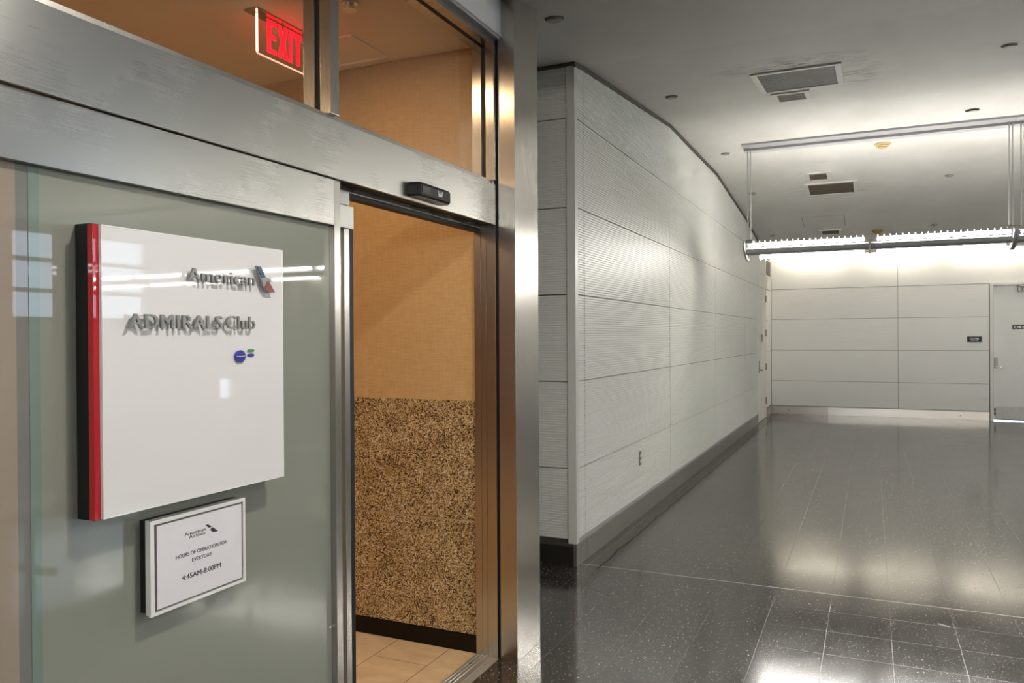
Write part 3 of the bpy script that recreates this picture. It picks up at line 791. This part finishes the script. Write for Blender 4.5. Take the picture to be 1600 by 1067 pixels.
# ------------------------------------------------------------------ big white sign
def logo(mb_blue, mb_grey, mb_red, t0, t1, P):
    pass
t = thing('airline_sign', 'large white acrylic sign with red left edge and raised metal letters on the frosted glass', 'sign', (-1.66, 1.55, 1.16))
MB().box(-1.698, -1.647, 1.246, 1.86, 1.158, 1.850).build('backing_box', 'gasket', t)
MB().box(-1.646, -1.628, 1.238, 1.86, 1.160, 1.846, 0, .001).build('red_panel', 'acr_red', t)
fc = MB().box(-1.628, -1.618, 1.2525, 1.866, 1.162, 1.846, 0, .0015).build('face', 'acr_white', t)
e = MB(); e.box(-1.6185, -1.6170, 1.2525, 1.866, 1.8425, 1.846); e.box(-1.6185, -1.6170, 1.8625, 1.866, 1.162, 1.8425); e.box(-1.6185, -1.6170, 1.2525, 1.866, 1.162, 1.1650)
e.build('clear_edge', 'acr_edge', fc)
XL = -1.607
text('lettering', 'American', 'yz', (XL, 1.491, 1.731), .0355, .241, 'letter_steel', t, .007, .012, 1.06)
text('lettering', 'ADMIRALS', 'yz', (XL, 1.311, 1.6065), .0365, .296, 'letter_steel', t, .007, .022, 1.12)
text('lettering', 'Club', 'yz', (XL, 1.622, 1.6070), .0375, .109, 'letter_steel', t, .007, .004, 1.04)
# flight symbol: blue upper half, grey beak, red lower half
def poly_part(name, pts, x0, x1, mat, parent, bev=True):
    return MB().prism(pts, x0, x1, 'yz').build(name, mat, parent)
pts_blue = [(1.737, 1.786), (1.752, 1.7865), (1.7585, 1.780), (1.773, 1.7575), (1.765, 1.7555), (1.757, 1.7560), (1.7525, 1.762)]
pts_grey = [(1.7545, 1.7535), (1.761, 1.7545), (1.785, 1.7545), (1.7935, 1.7520), (1.797, 1.7470), (1.788, 1.7490), (1.780, 1.7475), (1.774, 1.7410), (1.7735, 1.7350), (1.7670, 1.7370), (1.7610, 1.7440)]
pts_red = [(1.7735, 1.7350), (1.776, 1.7425), (1.7825, 1.7465), (1.788, 1.7440), (1.811, 1.7165), (1.7850, 1.7155), (1.7770, 1.7190), (1.7700, 1.7290)]
emb = MB().prism([(1.735, 1.7875), (1.7535, 1.788), (1.7600, 1.7815), (1.7750, 1.7575), (1.786, 1.7560), (1.796, 1.7530), (1.7985, 1.7460), (1.790, 1.7445), (1.8140, 1.7150), (1.7845, 1.7140), (1.7755, 1.7180), (1.7640, 1.7330), (1.7560, 1.7480), (1.7500, 1.7610)], XL, -1.6005, 'yz').build('flight_emblem', 'letter_steel', t)
poly_part('blue_wing', pts_blue, -1.6005, -1.5990, 'blue', emb); poly_part('grey_beak', pts_grey, -1.6005, -1.5995, 'letter_steel', emb); poly_part('red_wing', pts_red, -1.6005, -1.5990, 'red', emb)
def disc(name, y, z, ry, rz, x0, x1, mat, parent, n=28):
    return MB().prism([(y+ry*math.cos(2*math.pi*i/n), z+rz*math.sin(2*math.pi*i/n)) for i in range(n)], x0, x1, 'yz').build(name, mat, parent)
gl = disc('globe_emblem', 1.684, 1.530, .0195, .0172, -1.617, -1.611, 'globe', t)
text('globe_band', 'oneworld', 'yz', (-1.611, 1.6675, 1.5285), .0042, .033, 'white_ink', gl, .0004)
disc('green_oval', 1.728, 1.5455, .013, .0045, -1.617, -1.614, 'green', t)
disc('blue_oval', 1.728, 1.5325, .013, .0045, -1.617, -1.614, 'oval_blue', t)

# ------------------------------------------------------------------ opening hours sign
t = thing('hours_sign', 'small framed paper sign with opening hours on the frosted glass below the large white sign', 'sign', (-1.66, 1.57, .877))
MB().box(-1.6980, -1.674, 1.4180, 1.735, .882, 1.118).build('backing', 'gasket', t)
MB().box(-1.6740, -1.6580, 1.4130, 1.738, .8775, 1.1200, 0, .002).build('acrylic_frame', 'acr_edge', t)
e = MB(); a0, a1, b0, b1 = 1.4085, 1.7375, .8775, 1.1200
e.box(-1.658, -1.650, a0, a1, b1-.010, b1); e.box(-1.658, -1.650, a0, a1, b0, b0+.008); e.box(-1.658, -1.650, a0, a0+.012, b0+.008, b1-.010); e.box(-1.658, -1.650, a1-.008, a1, b0+.008, b1-.010)
e.build('front_lip', 'acr_edge', t)
MB().box(-1.6575, -1.6545, 1.4270, 1.7285, .8865, 1.1065).build('shadow_line', 'hinge', t)
pp = MB().box(-1.6545, -1.6530, 1.4310, 1.7255, .8905, 1.1030).build('paper', 'paper', t)
text('lettering', 'American', 'yz', (-1.6530, 1.519, 1.0570), .0095, .072, 'ink', pp, .0003, .01)
text('lettering', 'Airlines', 'yz', (-1.6530, 1.534, 1.0475), .0090, .056, 'ink', pp, .0003, .01)
poly_part('emblem', [(1.591, 1.072), (1.600, 1.0715), (1.613, 1.0630), (1.610, 1.0615), (1.602, 1.0620)], -1.6530, -1.6527, 'ink', pp)
poly_part('emblem', [(1.609, 1.0570), (1.616, 1.0605), (1.636, 1.0455), (1.618, 1.0460), (1.610, 1.0520)], -1.6530, -1.6527, 'ink', pp)
text('lettering', 'HOURS OF OPERATION FOR', 'yz', (-1.6530, 1.490, 1.0030), .0105, .178, 'ink', pp, .0003, .014)
text('lettering', 'EVERYDAY', 'yz', (-1.6530, 1.544, .9835), .0105, .069, 'ink', pp, .0003, .014)
text('lettering', '4:45AM-8:00PM', 'yz', (-1.6530, 1.509, .9420), .0140, .137, 'ink', pp, .0003, .016)

# ------------------------------------------------------------------ lounge behind the doors
ZC = 3.03
mb = MB(); mb.box(-6.2, -1.787, -3.2, 3.489, -.1, 0.); struct(mb.build('floor_lounge', 'beige'))
mb = MB(); mb.box(-6.2, -1.776, -3.2, 3.489, ZC, ZC+.05); struct(mb.build('ceiling_lounge', 'club_ceiling'))
mb = MB(); mb.box(-6.2, -1.787, 3.489, 3.60, 0, ZC+.05, 0); struct(mb.build('wall_lounge', 'wallpaper'))
mb = MB(); mb.box(-6.3, -6.2, -3.2, 3.6, 0, ZC); mb.box(-6.2, -1.80, -3.3, -3.2, 0, ZC); struct(mb.build('wall_lounge_back', 'wallpaper'))
mb = MB(); mb.box(-6.2, -1.788, 3.478, 3.489, .655+.004, 1.261, 0, .001); mb.box(-6.2, -1.788, 3.478, 3.489, .088, .655-.004, 0, .001); mb.box(-6.2, -1.788, 3.480, 3.489, .650, .660, 1)
struct(mb.build('wall_wainscot', ['granite', 'grout']))
mb = MB(); mb.box(-6.2, -1.788, 3.470, 3.489, 0, .086, 0, .002); struct(mb.build('baseboard_lounge', 'wenge'))
# lounge downlights
for (x, y, lab) in ((-2.15, 2.60, 'warm lounge downlight nearest the doorway'), (-3.2, 1.65, 'warm lounge downlight deeper in the room'), (-3.3, -.2, 'warm lounge downlight behind the frosted glass'), (-4.6, 1.4, 'warm lounge downlight at the back of the room'), (-3.6, -1.2, 'warm lounge downlight at the left end of the lounge')):
    downlight('lounge_downlight', x, y, ZC, lab, 'lounge downlights', 'downlight', .07)
t = thing('ceiling_diffuser', 'square air diffuser in the lounge ceiling seen through the transom glass', 'vent', (-2.5, 3.2, ZC))
f = MB()
for k, r in enumerate((.17,)):
    for (x0, x1, y0, y1) in ((-r, r, -r, -r+.02), (-r, r, r-.02, r), (-r, -r+.02, -r+.02, r-.02), (r-.02, r, -r+.02, r-.02)): f.box(-2.42+x0, -2.42+x1, 3.26+y0, 3.26+y1, ZC-.008-.002*k, ZC)
f.build('louvre_rings', 'club_ceiling', t)
t = thing('sprinkler_head', 'small sprinkler head in the lounge ceiling at the top edge of the transom', 'sprinkler', (-2.046, 2.80, ZC))
MB().lathe((-2.046, 2.80, ZC), [(.035, 0), (.035, -.006), (.02, -.012), (.02, -.03), (.03, -.034)]).build('head', 'chrome', t)

# exit sign hanging under a polished ceiling plate
t = thing('exit_sign', 'clear acrylic exit sign with glowing red letters behind the transom glass', 'exit sign', (-2.47, 2.87, ZC))
MB().box(-2.51, -2.435, 2.655, 3.12, ZC-.006, ZC-.0005, 0, .002).build('ceiling_plate', base('polished plate', (.55, .52, .48), .06, 1.), t)
MB().box(-2.4745, -2.4655, 2.694, 3.070, 2.846, ZC-.006).build('acrylic_panel', 'acr_clear', t)
e = MB(); e.box(-2.475, -2.465, 2.6925, 2.6965, 2.853, ZC-.008, 1); e.box(-2.475, -2.465, 2.700, 3.07, 2.8445, 2.8475, 0); e.prism([(2.6925, 2.853), (2.6965, 2.853), (2.700, 2.8475), (2.699, 2.8445)], -2.475, -2.465, 'yz', 0); e.box(-2.475, -2.465, 3.069, 3.072, 2.8475, ZC-.008)
e.build('glowing_edge', ['exit_edge', 'exit_edge_hot'], t)
zb, zt = 2.868, 3.019; zm = (zb+zt)/2; k = .022
def glyph(polys):
    mbx = MB(); 
    for q in polys: mbx.prism(q, -2.4650, -2.4642, 'yz')
    return mbx
y = 2.752
glyph([[(y, zb), (y+.026, zb), (y+.026, zt), (y, zt)], [(y+.026, zt-k), (y+.064, zt-k), (y+.064, zt), (y+.026, zt)], [(y+.026, zm-k/2), (y+.060, zm-k/2), (y+.060, zm+k/2), (y+.026, zm+k/2)], [(y+.026, zb), (y+.064, zb), (y+.064, zb+k), (y+.026, zb+k)]]).build('letter_e', 'exit_red', t)
y = 2.822
glyph([[(y, zb), (y+.028, zb), (y+.036, zm-.028), (y+.044, zb), (y+.072, zb), (y+.052, zm), (y+.072, zt), (y+.044, zt), (y+.036, zm+.028), (y+.028, zt), (y, zt), (y+.020, zm)]]).build('letter_x', 'exit_red', t)
y = 2.898
glyph([[(y, zb), (y+.027, zb), (y+.027, zt), (y, zt)]]).build('letter_i', 'exit_red', t)
y = 2.930
glyph([[(y, zt-k), (y+.062, zt-k), (y+.062, zt), (y, zt)], [(y+.018, zb), (y+.044, zb), (y+.044, zt-k), (y+.018, zt-k)]]).build('letter_t', 'exit_red', t)

# ------------------------------------------------------------------ perforated seats reflected in the sign
def perf(mb, y0, y1, z0, z1, x, nx, nz):
    dy, dz = (y1-y0)/nx, (z1-z0)/nz; h = .27
    for i in range(nx):
        for j in range(nz):
            a, b = y0+i*dy, y0+(i+1)*dy; c, d_ = z0+j*dz, z0+(j+1)*dz
            ia, ib, ic, id_ = a+dy*h, b-dy*h, c+dz*h, d_-dz*h
            vs = [(x, a, c), (x, b, c), (x, b, d_), (x, a, d_), (x, ia, ic), (x, ib, ic), (x, ib, id_), (x, ia, id_)]
            mb.add(vs, [(0, 1, 5, 4), (1, 2, 6, 5), (2, 3, 7, 6), (3, 0, 4, 7)])
def bench(y0, label):
    X0 = 2.15
    t = thing('waiting_bench', label, 'bench', (X0-.2, y0+.85, 0), 'perforated metal benches')
    for k in range(3):
        a = y0+k*.58
        b_ = MB(); perf(b_, a, a+.52, .50, .86, X0, 18, 12); b_.box(X0-.01, X0+.01, a-.01, a, .48, .88); b_.box(X0-.01, X0+.01, a+.52, a+.53, .48, .88); b_.box(X0-.01, X0+.01, a-.01, a+.53, .86, .88)
        b_.build('backrest', 'alu_dark', t)
        MB().box(X0-.48, X0-.02, a, a+.52, .40, .43, 0, .01).build('seat', 'alu_dark', t)
    MB().box(X0-.28, X0-.22, y0-.05, y0+1.75, .33, .39, 0, .005).build('beam', 'alu_dark', t)
    for yy in (y0+.15, y0+1.5):
        MB().box(X0-.27, X0-.23, yy, yy+.05, .02, .34).box(X0-.5, X0, yy, yy+.05, 0, .025).build('leg', 'alu_dark', t)
bench(3.35, 'perforated metal waiting bench nearest the camera on the right, seen in the sign reflection')
bench(5.35, 'perforated metal waiting bench farther along the hall, seen in the sign reflection')

# ------------------------------------------------------------------ litter on the floor
t = MB()
t.prism([(.326, 4.834), (.329, 4.839), (.383, 4.812), (.381, 4.806)], .0005, .006, 'xy')
tag(t.build('paper_scrap', 'white_ink'), 'tiny white paper sliver lying on the dark floor tiles', 'litter')

for o in list(S.objects):
    if '_abs' in o: del o['_abs']
